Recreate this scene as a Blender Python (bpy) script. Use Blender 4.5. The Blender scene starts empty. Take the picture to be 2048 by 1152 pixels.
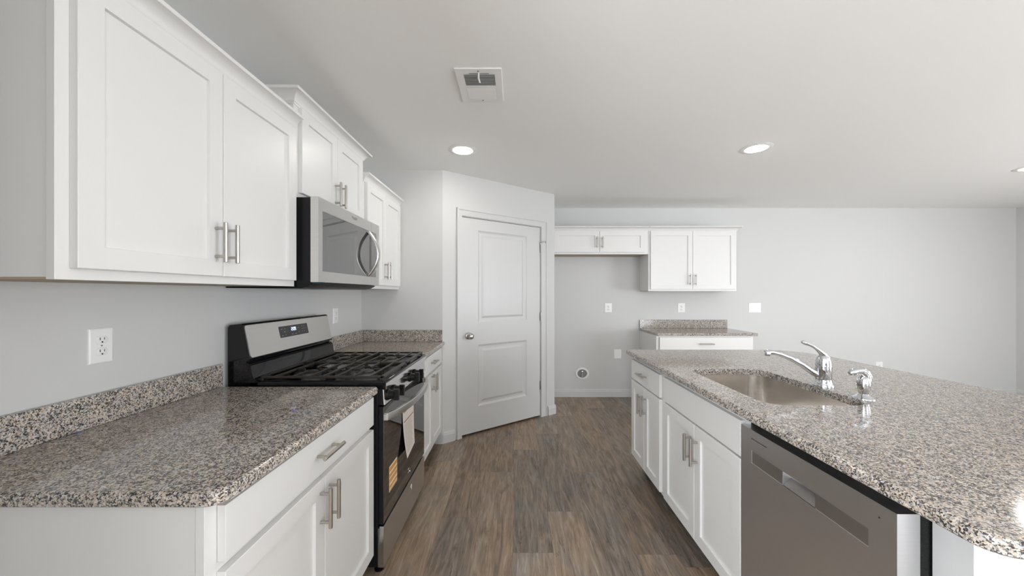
import bpy, bmesh, math, random
from mathutils import Vector, Matrix

random.seed(7)
PI = math.pi
S = bpy.context.scene
COL = S.collection

# ------------------------------------------------------------------ camera
CAM_Z = 1.342
cd = bpy.data.cameras.new('camera')
cam = bpy.data.objects.new('camera', cd)
COL.objects.link(cam)
cam.location = (0.0, 0.0, CAM_Z)
cam.rotation_euler = (PI / 2, 0, 0)
cd.sensor_width = 36.0
cd.lens = 36.0 * 720.0 / 2048.0
cd.shift_x = -8.0 / 2048.0
cd.shift_y = 10.0 / 2048.0
cd.clip_start = 0.02
S.camera = cam

# ------------------------------------------------------------------ exposure, world
S.view_settings.view_transform = 'Standard'
S.view_settings.look = 'None'
S.view_settings.gamma = 1.0
S.view_settings.use_curve_mapping = False
S.view_settings.exposure = 0.11
S.cycles.use_denoising = True
S.cycles.max_bounces = 10
S.cycles.diffuse_bounces = 7
S.cycles.glossy_bounces = 5
S.cycles.sample_clamp_indirect = 20.0
S.cycles.caustics_reflective = False
S.cycles.caustics_refractive = False
wd = bpy.data.worlds.new('sky')
S.world = wd
wd.use_nodes = True
wd.node_tree.nodes['Background'].inputs[0].default_value = (0.75, 0.86, 1.0, 1)
wd.node_tree.nodes['Background'].inputs[1].default_value = 1.2

LAMP_POWER = 72.0                 # emission strength of a downlight lens
LAMP_COL = (1.0, 0.95, 0.88)
DAY_COL = (0.905, 0.95, 1.0)
# room size
XL, XR, YB, YR, ZC = -1.38, 6.47, 4.657, -3.6, 2.44


def daylight(loc, rot, sx, sy, power, col=DAY_COL):
    ld = bpy.data.lights.new('window_daylight', 'AREA')
    ld.shape = 'RECTANGLE'
    ld.size, ld.size_y = sx, sy
    ld.energy = power
    ld.color = col
    o = bpy.data.objects.new('window_daylight', ld)
    COL.objects.link(o)
    o.location = loc
    o.rotation_euler = rot
    return o


# windows behind the camera (rear wall) and on the right wall, all outside the frame
for loc_, rot_, sx_, sy_, pw_, tilt_ in (
        ((-0.05, YR - 0.02, 1.40), 0.0, 1.6, 1.4, 4, 0.5),             # rear, left window
        ((3.60, YR - 0.02, 1.10), 0.0, 2.3, 1.9, 132, 0.3),             # rear, glass door
        ((XR + 0.02, 0.2, 1.10), PI / 2, 2.1, 1.6, 162, 0.0),           # right wall window
        ((XL - 0.02, -1.9, 1.40), -PI / 2, 2.1, 1.4, 182, 0.0)):          # added left wall opening, made up to light the island fronts
    daylight(loc_, (PI / 2 + tilt_, 0, rot_), sx_, sy_, pw_)


sd = bpy.data.lights.new('bounce_sun', 'SUN')
sd.energy = 56
sd.angle = math.radians(0.6)
sd.color = (0.80, 0.92, 1.0)
bounce_sun = bpy.data.objects.new('bounce_sun', sd)
COL.objects.link(bounce_sun)
bounce_sun.rotation_euler = (math.radians(31), 0, 0)      # added sunlight from behind, bounced off the unseen floor to brighten the ceiling


# ------------------------------------------------------------------ materials
def newmat(name):
    m = bpy.data.materials.new(name)
    m.use_nodes = True
    return m, m.node_tree, m.node_tree.nodes, m.node_tree.links, m.node_tree.nodes['Principled BSDF']


def plain(name, col, rough=0.5, metal=0.0, ior=1.45, bump=0.0, bscale=300.0, coat=0.0):
    m, nt, N, L, b = newmat(name)
    b.inputs['Base Color'].default_value = (*col, 1)
    b.inputs['Roughness'].default_value = rough
    b.inputs['Metallic'].default_value = metal
    b.inputs['IOR'].default_value = ior
    b.inputs['Coat Weight'].default_value = coat
    tc = N.new('ShaderNodeTexCoord')
    n = N.new('ShaderNodeTexNoise')
    n.inputs['Scale'].default_value = bscale
    L.new(tc.outputs['Object'], n.inputs['Vector'])
    # slight roughness mottling so nothing is perfectly even
    mr = N.new('ShaderNodeMapRange')
    mr.inputs['To Min'].default_value = max(0.0, rough * 0.92)
    mr.inputs['To Max'].default_value = min(1.0, rough * 1.08)
    L.new(n.outputs['Fac'], mr.inputs['Value'])
    L.new(mr.outputs['Result'], b.inputs['Roughness'])
    if bump:
        bp = N.new('ShaderNodeBump')
        bp.inputs['Strength'].default_value = bump
        bp.inputs['Distance'].default_value = 0.002
        L.new(n.outputs['Fac'], bp.inputs['Height'])
        L.new(bp.outputs['Normal'], b.inputs['Normal'])
    return m


def emitter(name, col, strength):
    m, nt, N, L, b = newmat(name)
    b.inputs['Base Color'].default_value = (0.8, 0.8, 0.8, 1)
    b.inputs['Emission Color'].default_value = (*col, 1)
    b.inputs['Emission Strength'].default_value = strength
    return m


def brushed(name, col, rough, stretch=(2, 2, 200), amt=0.10, bump=0.02):
    m, nt, N, L, b = newmat(name)
    b.inputs['Metallic'].default_value = 1.0
    tc = N.new('ShaderNodeTexCoord')
    mp = N.new('ShaderNodeMapping')
    mp.inputs['Scale'].default_value = stretch
    n = N.new('ShaderNodeTexNoise')
    n.inputs['Scale'].default_value = 4.0
    n.inputs['Detail'].default_value = 4.0
    L.new(tc.outputs['Object'], mp.inputs['Vector'])
    L.new(mp.outputs['Vector'], n.inputs['Vector'])
    mr = N.new('ShaderNodeMapRange')
    mr.inputs['To Min'].default_value = rough - amt / 2
    mr.inputs['To Max'].default_value = rough + amt / 2
    L.new(n.outputs['Fac'], mr.inputs['Value'])
    L.new(mr.outputs['Result'], b.inputs['Roughness'])
    mx = N.new('ShaderNodeMix')
    mx.data_type = 'RGBA'
    mx.inputs[6].default_value = (*[c * 0.93 for c in col], 1)
    mx.inputs[7].default_value = (*[min(1, c * 1.07) for c in col], 1)
    L.new(n.outputs['Fac'], mx.inputs[0])
    L.new(mx.outputs[2], b.inputs['Base Color'])
    bp = N.new('ShaderNodeBump')
    bp.inputs['Strength'].default_value = bump
    bp.inputs['Distance'].default_value = 0.001
    L.new(n.outputs['Fac'], bp.inputs['Height'])
    L.new(bp.outputs['Normal'], b.inputs['Normal'])
    return m


def granite():
    m, nt, N, L, b = newmat('granite')
    tc = N.new('ShaderNodeTexCoord')
    n0 = N.new('ShaderNodeTexNoise')
    n0.inputs['Scale'].default_value = 170.0
    n0.inputs['Detail'].default_value = 3.0
    L.new(tc.outputs['Object'], n0.inputs['Vector'])
    sub = N.new('ShaderNodeVectorMath')
    sub.operation = 'SUBTRACT'
    sub.inputs[1].default_value = (0.5, 0.5, 0.5)
    L.new(n0.outputs['Color'], sub.inputs[0])
    sc = N.new('ShaderNodeVectorMath')
    sc.operation = 'SCALE'
    sc.inputs['Scale'].default_value = 0.006
    L.new(sub.outputs[0], sc.inputs[0])
    add = N.new('ShaderNodeVectorMath')
    L.new(tc.outputs['Object'], add.inputs[0])
    L.new(sc.outputs[0], add.inputs[1])

    def cells(scale):
        v = N.new('ShaderNodeTexVoronoi')
        v.inputs['Scale'].default_value = scale
        L.new(add.outputs[0], v.inputs['Vector'])
        s = N.new('ShaderNodeSeparateColor')
        L.new(v.outputs['Color'], s.inputs[0])
        return s
    a = cells(290.0)
    c = cells(600.0)
    big = N.new('ShaderNodeTexNoise')
    big.inputs['Scale'].default_value = 55.0
    big.inputs['Detail'].default_value = 2.0
    L.new(tc.outputs['Object'], big.inputs['Vector'])
    # value = .62*coarse + .23*fine + .4*(big-.5)
    m1 = N.new('ShaderNodeMath'); m1.operation = 'MULTIPLY'; m1.inputs[1].default_value = 0.66
    L.new(a.outputs[0], m1.inputs[0])
    m2 = N.new('ShaderNodeMath'); m2.operation = 'MULTIPLY_ADD'; m2.inputs[1].default_value = 0.34
    L.new(c.outputs[0], m2.inputs[0]); L.new(m1.outputs[0], m2.inputs[2])
    m3 = N.new('ShaderNodeMath'); m3.operation = 'MULTIPLY_ADD'; m3.inputs[1].default_value = 0.55
    L.new(big.outputs['Fac'], m3.inputs[0]); L.new(m2.outputs[0], m3.inputs[2])
    m4 = N.new('ShaderNodeMath'); m4.operation = 'SUBTRACT'; m4.inputs[1].default_value = 0.275
    L.new(m3.outputs[0], m4.inputs[0])
    r = N.new('ShaderNodeValToRGB')
    r.color_ramp.interpolation = 'LINEAR'
    e = r.color_ramp.elements
    e[0].position = 0.0; e[0].color = (0.026, 0.025, 0.026, 1)
    e[1].position = 1.0; e[1].color = (0.72, 0.68, 0.63, 1)
    for p, col in ((0.27, (0.045, 0.043, 0.044)), (0.36, (0.135, 0.130, 0.128)), (0.46, (0.31, 0.288, 0.268)),
                   (0.58, (0.46, 0.418, 0.376)), (0.72, (0.56, 0.515, 0.465)), (0.82, (0.60, 0.565, 0.52))):
        x = e.new(p); x.color = (*col, 1)
    L.new(m4.outputs[0], r.inputs['Fac'])
    # tan tint in part of the grains
    mx = N.new('ShaderNodeMix'); mx.data_type = 'RGBA'; mx.blend_type = 'MULTIPLY'
    tint = N.new('ShaderNodeValToRGB')
    tint.color_ramp.elements[0].position = 0.35; tint.color_ramp.elements[0].color = (0.96, 0.985, 1.04, 1)
    tint.color_ramp.elements[1].position = 0.75; tint.color_ramp.elements[1].color = (1.07, 0.955, 0.83, 1)
    L.new(a.outputs[1], tint.inputs['Fac'])
    mx.inputs[0].default_value = 1.0
    L.new(r.outputs['Color'], mx.inputs[6]); L.new(tint.outputs['Color'], mx.inputs[7])
    L.new(mx.outputs[2], b.inputs['Base Color'])
    b.inputs['Roughness'].default_value = 0.10
    b.inputs['IOR'].default_value = 1.5
    return m


def wood_floor():
    m, nt, N, L, b = newmat('plank_floor')
    tc = N.new('ShaderNodeTexCoord')
    at = N.new('ShaderNodeAttribute'); at.attribute_name = 'plank'
    sp = N.new('ShaderNodeSeparateColor')
    L.new(at.outputs['Color'], sp.inputs[0])
    off = N.new('ShaderNodeVectorMath'); off.operation = 'SCALE'; off.inputs['Scale'].default_value = 37.0
    L.new(at.outputs['Color'], off.inputs[0])
    add = N.new('ShaderNodeVectorMath')
    L.new(tc.outputs['Object'], add.inputs[0]); L.new(off.outputs[0], add.inputs[1])

    def noise(scale_vec, scale, detail, dist=0.0, rough=0.6):
        mp = N.new('ShaderNodeMapping'); mp.inputs['Scale'].default_value = scale_vec
        L.new(add.outputs[0], mp.inputs['Vector'])
        n = N.new('ShaderNodeTexNoise')
        n.inputs['Scale'].default_value = scale
        n.inputs['Detail'].default_value = detail
        n.inputs['Roughness'].default_value = rough
        n.inputs['Distortion'].default_value = dist
        L.new(mp.outputs[0], n.inputs['Vector'])
        return n
    grain = noise((1.0, 0.060, 1.0), 70.0, 8.0, 1.4, 0.72)
    broad = noise((1.0, 0.11, 1.0), 19.0, 5.0, 2.2, 0.6)
    fine = noise((1.0, 0.035, 1.0), 240.0, 5.0, 0.3, 0.65)
    blot = noise((1.0, 0.45, 1.0), 6.5, 3.0, 0.8, 0.5)
    crack = noise((1.0, 0.055, 1.0), 17.0, 5.0, 3.2, 0.6)
    where = noise((1.0, 0.5, 1.0), 7.0, 2.0, 0.0, 0.5)
    knotv = N.new('ShaderNodeTexVoronoi'); knotv.inputs['Scale'].default_value = 2.6
    kmap = N.new('ShaderNodeMapping'); kmap.inputs['Scale'].default_value = (1.9, 0.62, 1.0)
    kadd = N.new('ShaderNodeVectorMath')
    ksc = N.new('ShaderNodeVectorMath'); ksc.operation = 'SCALE'; ksc.inputs['Scale'].default_value = 0.05
    L.new(broad.outputs['Color'], ksc.inputs[0])
    L.new(add.outputs[0], kadd.inputs[0]); L.new(ksc.outputs[0], kadd.inputs[1])
    L.new(kadd.outputs[0], kmap.inputs['Vector']); L.new(kmap.outputs[0], knotv.inputs['Vector'])

    def math1(op, a, b_=None, c=None, clamp=False):
        n_ = N.new('ShaderNodeMath'); n_.operation = op; n_.use_clamp = clamp
        for q_, v_ in enumerate((a, b_, c)):
            if v_ is None:
                continue
            if isinstance(v_, (int, float)):
                n_.inputs[q_].default_value = v_
            else:
                L.new(v_, n_.inputs[q_])
        return n_.outputs[0]
    k1 = math1('MULTIPLY', grain.outputs['Fac'], 0.26)
    k2 = math1('MULTIPLY_ADD', broad.outputs['Fac'], 0.56, k1)
    k3o = math1('MULTIPLY_ADD', fine.outputs['Fac'], 0.24, k2)
    kc = math1('MULTIPLY_ADD', math1('SUBTRACT', k3o, 0.53), 1.35, 0.47)
    kp = math1('MULTIPLY_ADD', sp.outputs[0], 0.16, kc)
    # thin dark checks along the grain, only in places
    ck = math1('ABSOLUTE', math1('SUBTRACT', crack.outputs['Fac'], 0.5))
    ck = math1('SUBTRACT', 1.0, math1('MULTIPLY', ck, 55.0), None, True)
    ck = math1('MULTIPLY', ck, math1('MULTIPLY_ADD', where.outputs['Fac'], 6.0, -2.55, True))
    kp = math1('MULTIPLY_ADD', ck, -0.27, kp)
    # knots
    kn = math1('SUBTRACT', 1.0, math1('MULTIPLY', knotv.outputs['Distance'], 11.0), None, True)
    kp = math1('MULTIPLY_ADD', kn, -0.26, kp)
    r = N.new('ShaderNodeValToRGB')
    e = r.color_ramp.elements
    e[0].position = 0.22; e[0].color = (0.070, 0.053, 0.041, 1)
    e[1].position = 0.90; e[1].color = (0.56, 0.47, 0.38, 1)
    for p, col in ((0.40, (0.150, 0.116, 0.090)), (0.53, (0.232, 0.182, 0.142)), (0.68, (0.335, 0.270, 0.214))):
        x = e.new(p); x.color = (*col, 1)
    L.new(kp, r.inputs['Fac'])
    # drifts of greyer and browner colour within the boards
    mx = N.new('ShaderNodeMix'); mx.data_type = 'RGBA'; mx.blend_type = 'MULTIPLY'; mx.inputs[0].default_value = 1.0
    t = N.new('ShaderNodeValToRGB')
    t.color_ramp.elements[0].position = 0.32; t.color_ramp.elements[0].color = (0.87, 0.93, 1.01, 1)
    t.color_ramp.elements[1].position = 0.68; t.color_ramp.elements[1].color = (1.14, 1.02, 0.86, 1)
    L.new(math1('MULTIPLY_ADD', sp.outputs[1], 0.28, math1('MULTIPLY', blot.outputs['Fac'], 0.72)), t.inputs['Fac'])
    L.new(r.outputs['Color'], mx.inputs[6]); L.new(t.outputs['Color'], mx.inputs[7])
    L.new(mx.outputs[2], b.inputs['Base Color'])
    mr = N.new('ShaderNodeMapRange')
    mr.inputs['To Min'].default_value = 0.42; mr.inputs['To Max'].default_value = 0.30
    L.new(k3o, mr.inputs['Value'])
    L.new(mr.outputs['Result'], b.inputs['Roughness'])
    bp = N.new('ShaderNodeBump'); bp.inputs['Strength'].default_value = 0.12; bp.inputs['Distance'].default_value = 0.001
    L.new(grain.outputs['Fac'], bp.inputs['Height'])
    L.new(bp.outputs['Normal'], b.inputs['Normal'])
    return m


def mesh_glass():
    """Dark reflective appliance glass."""
    m, nt, N, L, b = newmat('appliance_glass')
    b.inputs['Base Color'].default_value = (0.035, 0.035, 0.037, 1)
    b.inputs['Roughness'].default_value = 0.03
    b.inputs['IOR'].default_value = 3.3
    return m


M = dict(
    cab=plain('cabinet_paint', (0.735, 0.728, 0.712), 0.34, bscale=60),
    wall=plain('wall_paint', (0.60, 0.60, 0.592), 0.75, bump=0.05, bscale=420),
    ceil=plain('ceiling_paint', (0.895, 0.90, 0.89), 0.9, bump=0.10, bscale=260),
    trim=plain('trim_paint', (0.585, 0.585, 0.58), 0.38, bscale=60),
    ply=plain('cabinet_underside', (0.40, 0.33, 0.23), 0.6, bscale=30),
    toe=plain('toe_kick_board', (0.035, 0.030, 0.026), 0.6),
    pocket=plain('pocket_metal', (0.24, 0.225, 0.21), 0.5, 0.6),
    hinge=plain('hinge_metal', (0.32, 0.31, 0.295), 0.35, 1.0),
    groove=plain('plank_groove', (0.10, 0.08, 0.062), 0.7),
    granite=granite(),
    floor=wood_floor(),
    nickel=brushed('brushed_nickel', (0.50, 0.47, 0.435), 0.30, (3, 3, 3)),
    steel=brushed("stainless_steel", (0.66, 0.65, 0.635), 0.30, (3, 3, 220)),
    polished=brushed('polished_steel', (0.88, 0.88, 0.89), 0.12, (3, 60, 3), 0.04, 0.0),
    dsteel=brushed('dark_stainless', (0.68, 0.68, 0.69), 0.36, (3, 3, 260), 0.12),
    dsteel2=brushed('dark_stainless_band', (0.50, 0.50, 0.505), 0.32, (3, 3, 260), 0.10),
    sinksteel=brushed('sink_steel', (0.74, 0.71, 0.675), 0.20, (2, 2, 60), 0.05, 0.0),
    chrome=plain('chrome', (0.66, 0.67, 0.69), 0.06, 1.0),
    blackgloss=plain('black_enamel', (0.006, 0.006, 0.007), 0.045, ior=1.45),
    black=plain('black_plastic', (0.007, 0.007, 0.007), 0.28, ior=1.33),
    blackmetal=plain('black_painted_metal', (0.010, 0.010, 0.011), 0.36, ior=1.3),
    iron=plain('cast_iron', (0.040, 0.034, 0.029), 0.40, bump=0.1, bscale=500),
    ovenglass=plain('oven_glass', (0.006, 0.006, 0.006), 0.03, ior=3.2),
    glass=mesh_glass(),
    plastic=plain('white_plastic', (0.82, 0.82, 0.81), 0.30),
    slot=plain('dark_slot', (0.03, 0.03, 0.03), 0.5),
    grey=plain('grey_plastic', (0.22, 0.22, 0.215), 0.5),
    paper=plain('label_paper', (0.74, 0.68, 0.63), 0.7),
    ink=plain('label_ink', (0.40, 0.32, 0.27), 0.7),
    rust=plain('label_brown', (0.38, 0.17, 0.075), 0.7),
    orange=plain('label_orange', (0.62, 0.30, 0.08), 0.6),
    cream=plain('label_cream', (0.80, 0.70, 0.55), 0.6),
    tape=plain('blue_tape', (0.20, 0.22, 0.55), 0.6),
    film=plain('blue_film', (0.10, 0.28, 0.45), 0.3),
    panel=plain('display_black', (0.035, 0.035, 0.037), 0.16),
    digit=emitter('display_digit', (0.55, 0.65, 1.0), 2.2),
    mark=plain('panel_marking', (0.36, 0.36, 0.37), 0.5),
    lens=emitter('lamp_lens', LAMP_COL, LAMP_POWER),
    ventin=plain('vent_inside', (0.16, 0.16, 0.16), 0.8),
    caulk=plain('caulk', (0.70, 0.72, 0.74), 0.5),
)

# ------------------------------------------------------------------ geometry helpers


class Frame:
    def __init__(s, o=(0, 0), u=(1, 0), w=(0, 1)):
        s.o, s.u, s.w = o, u, w

    def P(s, u, w, z):
        return Vector((s.o[0] + u * s.u[0] + w * s.w[0], s.o[1] + u * s.u[1] + w * s.w[1], z))


WORLD = Frame()
LEFT = Frame(u=(0, 1), w=(1, 0))       # faces +X : u = Y, w = X
ISL = Frame(u=(0, 1), w=(-1, 0))       # faces -X : u = Y, w = -X
BACK = Frame(u=(1, 0), w=(0, -1))      # faces -Y : u = X, w = -Y
PA = (-0.656, 3.215)
PU = (0.80557805, 0.59248966)
PAN = Frame(PA, PU, (PU[1], -PU[0]))   # the angled pantry wall
PLEN = 1.3468


def rootloc(o):
    v = Vector((0, 0, 0))
    while o is not None:
        v += o.location
        o = o.parent
    return v


def weighted(o):
    """keep the broad faces flat and let only the rounded edges carry the shading"""
    w = o.modifiers.new('weighted_normals', 'WEIGHTED_NORMAL')
    w.keep_sharp = True
    w.weight = 100
    w.mode = 'FACE_AREA'


class MB:
    def __init__(s, f=WORLD):
        s.bm = bmesh.new()
        s.f = f
        s.bevelled = False

    def quad(s, pts):
        return s.bm.faces.new([s.bm.verts.new(p) for p in pts])

    def box(s, u0, u1, w0, w1, z0, z1, bev=0.0, seg=2):
        P = s.f.P
        v = [s.bm.verts.new(P(u, w, z)) for z in (z0, z1) for w in (w0, w1) for u in (u0, u1)]
        fs = [(0, 1, 3, 2), (4, 6, 7, 5), (0, 4, 5, 1), (2, 3, 7, 6), (0, 2, 6, 4), (1, 5, 7, 3)]
        faces = [s.bm.faces.new([v[i] for i in q]) for q in fs]
        if bev:
            es = list({e for f in faces for e in f.edges})
            s.bevelled = True
            bmesh.ops.bevel(s.bm, geom=es, offset=bev, segments=seg, profile=0.5, affect='EDGES')
        return s

    def prism(s, poly, z0, z1):
        """poly in (u, w), extruded in z"""
        P = s.f.P
        a = [s.bm.verts.new(P(u, w, z0)) for u, w in poly]
        b = [s.bm.verts.new(P(u, w, z1)) for u, w in poly]
        n = len(poly)
        s.bm.faces.new(a[::-1]); s.bm.faces.new(b)
        for i in range(n):
            j = (i + 1) % n
            s.bm.faces.new([a[i], a[j], b[j], b[i]])
        return s

    def sideprism(s, poly, u0, u1):
        """poly in (w, z), extruded along u"""
        P = s.f.P
        a = [s.bm.verts.new(P(u0, w, z)) for w, z in poly]
        b = [s.bm.verts.new(P(u1, w, z)) for w, z in poly]
        n = len(poly)
        s.bm.faces.new(a[::-1]); s.bm.faces.new(b)
        for i in range(n):
            j = (i + 1) % n
            s.bm.faces.new([a[i], a[j], b[j], b[i]])
        return s

    def tube(s, pts, radii, seg=16, caps=True, flat=1.0, flatdir=None):
        """pts: world points; radii: number or list; flat squashes along flatdir"""
        pts = [Vector(p) for p in pts]
        if not isinstance(radii, (list, tuple)):
            radii = [radii] * len(pts)
        rings = []
        up = None
        for i, p in enumerate(pts):
            t = (pts[min(i + 1, len(pts) - 1)] - pts[max(i - 1, 0)]).normalized()
            if up is None:
                up = Vector((0, 0, 1)) if abs(t.z) < 0.9 else Vector((0, 1, 0))
                if flatdir is not None:
                    up = Vector(flatdir)
            a = (up - t * up.dot(t)).normalized()
            up = a
            b = t.cross(a)
            r = radii[i]
            rings.append([s.bm.verts.new(p + a * math.cos(2 * PI * k / seg) * r * flat + b * math.sin(2 * PI * k / seg) * r)
                          for k in range(seg)])
        for i in range(len(rings) - 1):
            for k in range(seg):
                l = (k + 1) % seg
                s.bm.faces.new([rings[i][k], rings[i][l], rings[i + 1][l], rings[i + 1][k]])
        if caps:
            s.bm.faces.new(rings[0][::-1]); s.bm.faces.new(rings[-1])
        return s

    def rod(s, p0, p1, r, seg=16, ch=0.0):
        p0, p1 = Vector(p0), Vector(p1)
        if ch:
            d = (p1 - p0).normalized()
            return s.tube([p0, p0 + d * ch, p1 - d * ch, p1], [r - ch, r, r, r - ch], seg)
        return s.tube([p0, p1], r, seg)

    def lathe(s, c, prof, seg=32, sx=1.0, sy=1.0, axis='z'):
        """prof: list of (r, h)"""
        c = Vector(c)

        def pt(r, h, k):
            a = 2 * PI * k / seg
            x, y = r * math.cos(a) * sx, r * math.sin(a) * sy
            if axis == 'z':
                return c + Vector((x, y, h))
            if axis == '-y':
                return c + Vector((x, -h, y))
            if axis == 'x':
                return c + Vector((h, x, y))
            if axis == '-x':
                return c + Vector((-h, x, y))
        rings = []
        for r, h in prof:
            if r < 1e-6:
                rings.append([s.bm.verts.new(pt(0, h, 0))])
            else:
                rings.append([s.bm.verts.new(pt(r, h, k)) for k in range(seg)])
        for A, B in zip(rings, rings[1:]):
            for k in range(seg):
                l = (k + 1) % seg
                q = []
                for v in ((A[0] if len(A) == 1 else A[k]), (A[0] if len(A) == 1 else A[l]),
                          (B[0] if len(B) == 1 else B[l]), (B[0] if len(B) == 1 else B[k])):
                    if v not in q:
                        q.append(v)
                if len(q) >= 3:
                    s.bm.faces.new(q)
        if prof[0] == prof[-1]:
            bmesh.ops.remove_doubles(s.bm, verts=rings[0] + rings[-1], dist=1e-7)
            return s
        for R in (rings[0], rings[-1]):
            if len(R) > 2:
                try:
                    s.bm.faces.new(R)
                except ValueError:
                    pass
        return s

    def steps(s, us, zs, depth, wback, ch=0.0):
        """a front made of grid cells, depth[j][i] = w of cell (row j in z, column i in u); solid back at wback"""
        P = s.f.P
        nu, nz = len(us) - 1, len(zs) - 1

        def D(j, i):
            if 0 <= i < nu and 0 <= j < nz:
                return depth[j][i]
            return wback
        for j in range(nz):
            for i in range(nu):
                d = depth[j][i]
                s.quad([P(us[i], d, zs[j]), P(us[i + 1], d, zs[j]), P(us[i + 1], d, zs[j + 1]), P(us[i], d, zs[j + 1])])
        for j in range(nz):
            for i in range(nu + 1):
                a, b = D(j, i - 1), D(j, i)
                if abs(a - b) > 1e-7:
                    s.quad([P(us[i], a, zs[j]), P(us[i], b, zs[j]), P(us[i], b, zs[j + 1]), P(us[i], a, zs[j + 1])])
        for i in range(nu):
            for j in range(nz + 1):
                a, b = D(j - 1, i), D(j, i)
                if abs(a - b) > 1e-7:
                    s.quad([P(us[i], a, zs[j]), P(us[i], b, zs[j]), P(us[i + 1], b, zs[j]), P(us[i + 1], a, zs[j])])
        s.quad([P(us[0], wback, zs[0]), P(us[-1], wback, zs[0]), P(us[-1], wback, zs[-1]), P(us[0], wback, zs[-1])])
        bmesh.ops.remove_doubles(s.bm, verts=s.bm.verts[:], dist=1e-6)
        return s

    def rings(s, ringlist, cap_first=True, cap_last=True):
        """ringlist: list of equal-length lists of world points"""
        R = [[s.bm.verts.new(p) for p in r] for r in ringlist]
        for A, B in zip(R, R[1:]):
            n = len(A)
            for k in range(n):
                l = (k + 1) % n
                s.bm.faces.new([A[k], A[l], B[l], B[k]])
        if cap_first:
            s.bm.faces.new(R[0][::-1])
        if cap_last:
            s.bm.faces.new(R[-1])
        return s

    def build(s, name, mat, parent=None, smooth=True, angle=35, recalc=True):
        if recalc:
            bmesh.ops.recalc_face_normals(s.bm, faces=s.bm.faces[:])
        off = rootloc(parent)
        for v in s.bm.verts:
            v.co -= off
        me = bpy.data.meshes.new(name)
        s.bm.to_mesh(me)
        s.bm.free()
        o = bpy.data.objects.new(name, me)
        COL.objects.link(o)
        me.materials.append(mat if not isinstance(mat, str) else M[mat])
        if smooth:
            for p in me.polygons:
                p.use_smooth = True
            me.set_sharp_from_angle(angle=math.radians(50 if s.bevelled else angle))
            if s.bevelled:
                weighted(o)
        if parent:
            o.parent = parent
        return o


def absorb(dst, mb, mat):
    """add surface decoration (printing, markings) to a part's own mesh as a further material"""
    off = rootloc(dst)
    for v in mb.bm.verts:
        v.co -= off
    tmp = bpy.data.meshes.new('tmp')
    mb.bm.to_mesh(tmp)
    mb.bm.free()
    me = dst.data
    me.materials.append(M[mat])
    idx = len(me.materials) - 1
    bm = bmesh.new()
    bm.from_mesh(me)
    n0 = len(bm.faces)
    bm.from_mesh(tmp)
    bm.faces.ensure_lookup_table()
    for f_ in bm.faces[n0:]:
        f_.material_index = idx
        f_.smooth = False
    bm.to_mesh(me)
    bm.free()
    bpy.data.meshes.remove(tmp)


def tag(o, label, cat, group=None):
    o['label'] = label
    o['category'] = cat
    if group:
        o['group'] = group
    return o


def thing(name, loc, label, cat, group=None):
    o = bpy.data.objects.new(name, None)
    o.empty_display_size = 0.1
    COL.objects.link(o)
    o.location = loc
    return tag(o, label, cat, group)


def struct(o):
    o['kind'] = 'structure'
    return o


def copy_tree(o, loc, label):
    c = o.copy(); COL.objects.link(c)
    c.location = loc; c['label'] = label
    for ch in o.children:
        d = ch.copy(); COL.objects.link(d); d.parent = c
        for g in ch.children:
            e = g.copy(); COL.objects.link(e); e.parent = d
    return c


# ------------------------------------------------------------------ the room
def build_floor():
    bm = bmesh.new()
    lay = bm.loops.layers.float_color.new('plank')
    W, Lp = 0.2115, 1.22
    joints = {-3: 2.88, -2: 2.152, -1: 2.70, 0: 1.86, 1: 2.211, 2: 2.70, 3: 1.847}
    tones = {(-1, 'n'): None}
    k0 = int(math.floor((XL + 0.0166) / W)) - 1
    k1 = int(math.ceil((XR + 0.0166) / W)) + 1
    for k in range(k0, k1):
        x0 = max(-0.0166 + k * W, XL - 0.1); x1 = min(-0.0166 + (k + 1) * W, XR + 0.1)
        if x1 <= x0:
            continue
        ph = joints.get(k, random.uniform(0, Lp))
        y = ph - Lp * math.ceil((ph - (YR - 0.1)) / Lp)
        while y < YB + 0.1:
            a, b = max(y, YR - 0.1), min(y + Lp, YB + 0.1)
            if b > a:
                col = (random.random(), random.random(), random.random(), 1)
                # a hair-line groove is left between boards
                g = 0.0003
                f = bm.faces.new([bm.verts.new(p) for p in ((x0 + g, a + g, 0), (x1 - g, a + g, 0), (x1 - g, b - g, 0), (x0 + g, b - g, 0))])
                for l in f.loops:
                    l[lay] = col
            y += Lp
    # dark underlay just below shows in the grooves
    f = bm.faces.new([bm.verts.new(p) for p in ((XL - .1, YR - .1, -0.0012), (XR + .1, YR - .1, -0.0012), (XR + .1, YB + .1, -0.0012), (XL - .1, YB + .1, -0.0012))])
    f.material_index = 1
    me = bpy.data.meshes.new('floor'); bm.to_mesh(me); bm.free()
    o = bpy.data.objects.new('floor', me); COL.objects.link(o)
    me.materials.append(M['floor']); me.materials.append(M['groove'])
    return struct(o)


build_floor()
struct(MB().box(XL - .1, XR + .1, YR - .1, YB + .1, ZC, ZC + .1).build('ceiling', 'ceil'))
struct(MB().box(XL, XR, YB, YB + .1, 0, ZC).build('wall_back', 'wall'))


def wall_with_holes(f, u0, u1, w0, w1, holes, name):
    """holes: (ua, ub, za, zb)"""
    m = MB(f)
    us = sorted({u0, u1, *[h[0] for h in holes], *[h[1] for h in holes]})
    for a, b in zip(us, us[1:]):
        hs = [h for h in holes if h[0] <= a + 1e-6 and h[1] >= b - 1e-6]
        if hs:
            h = hs[0]
            if h[2] > 0.001:
                m.box(a, b, w0, w1, 0, h[2])
            m.box(a, b, w0, w1, h[3], ZC)
        else:
            m.box(a, b, w0, w1, 0, ZC)
    return struct(m.build(name, 'wall'))


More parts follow.
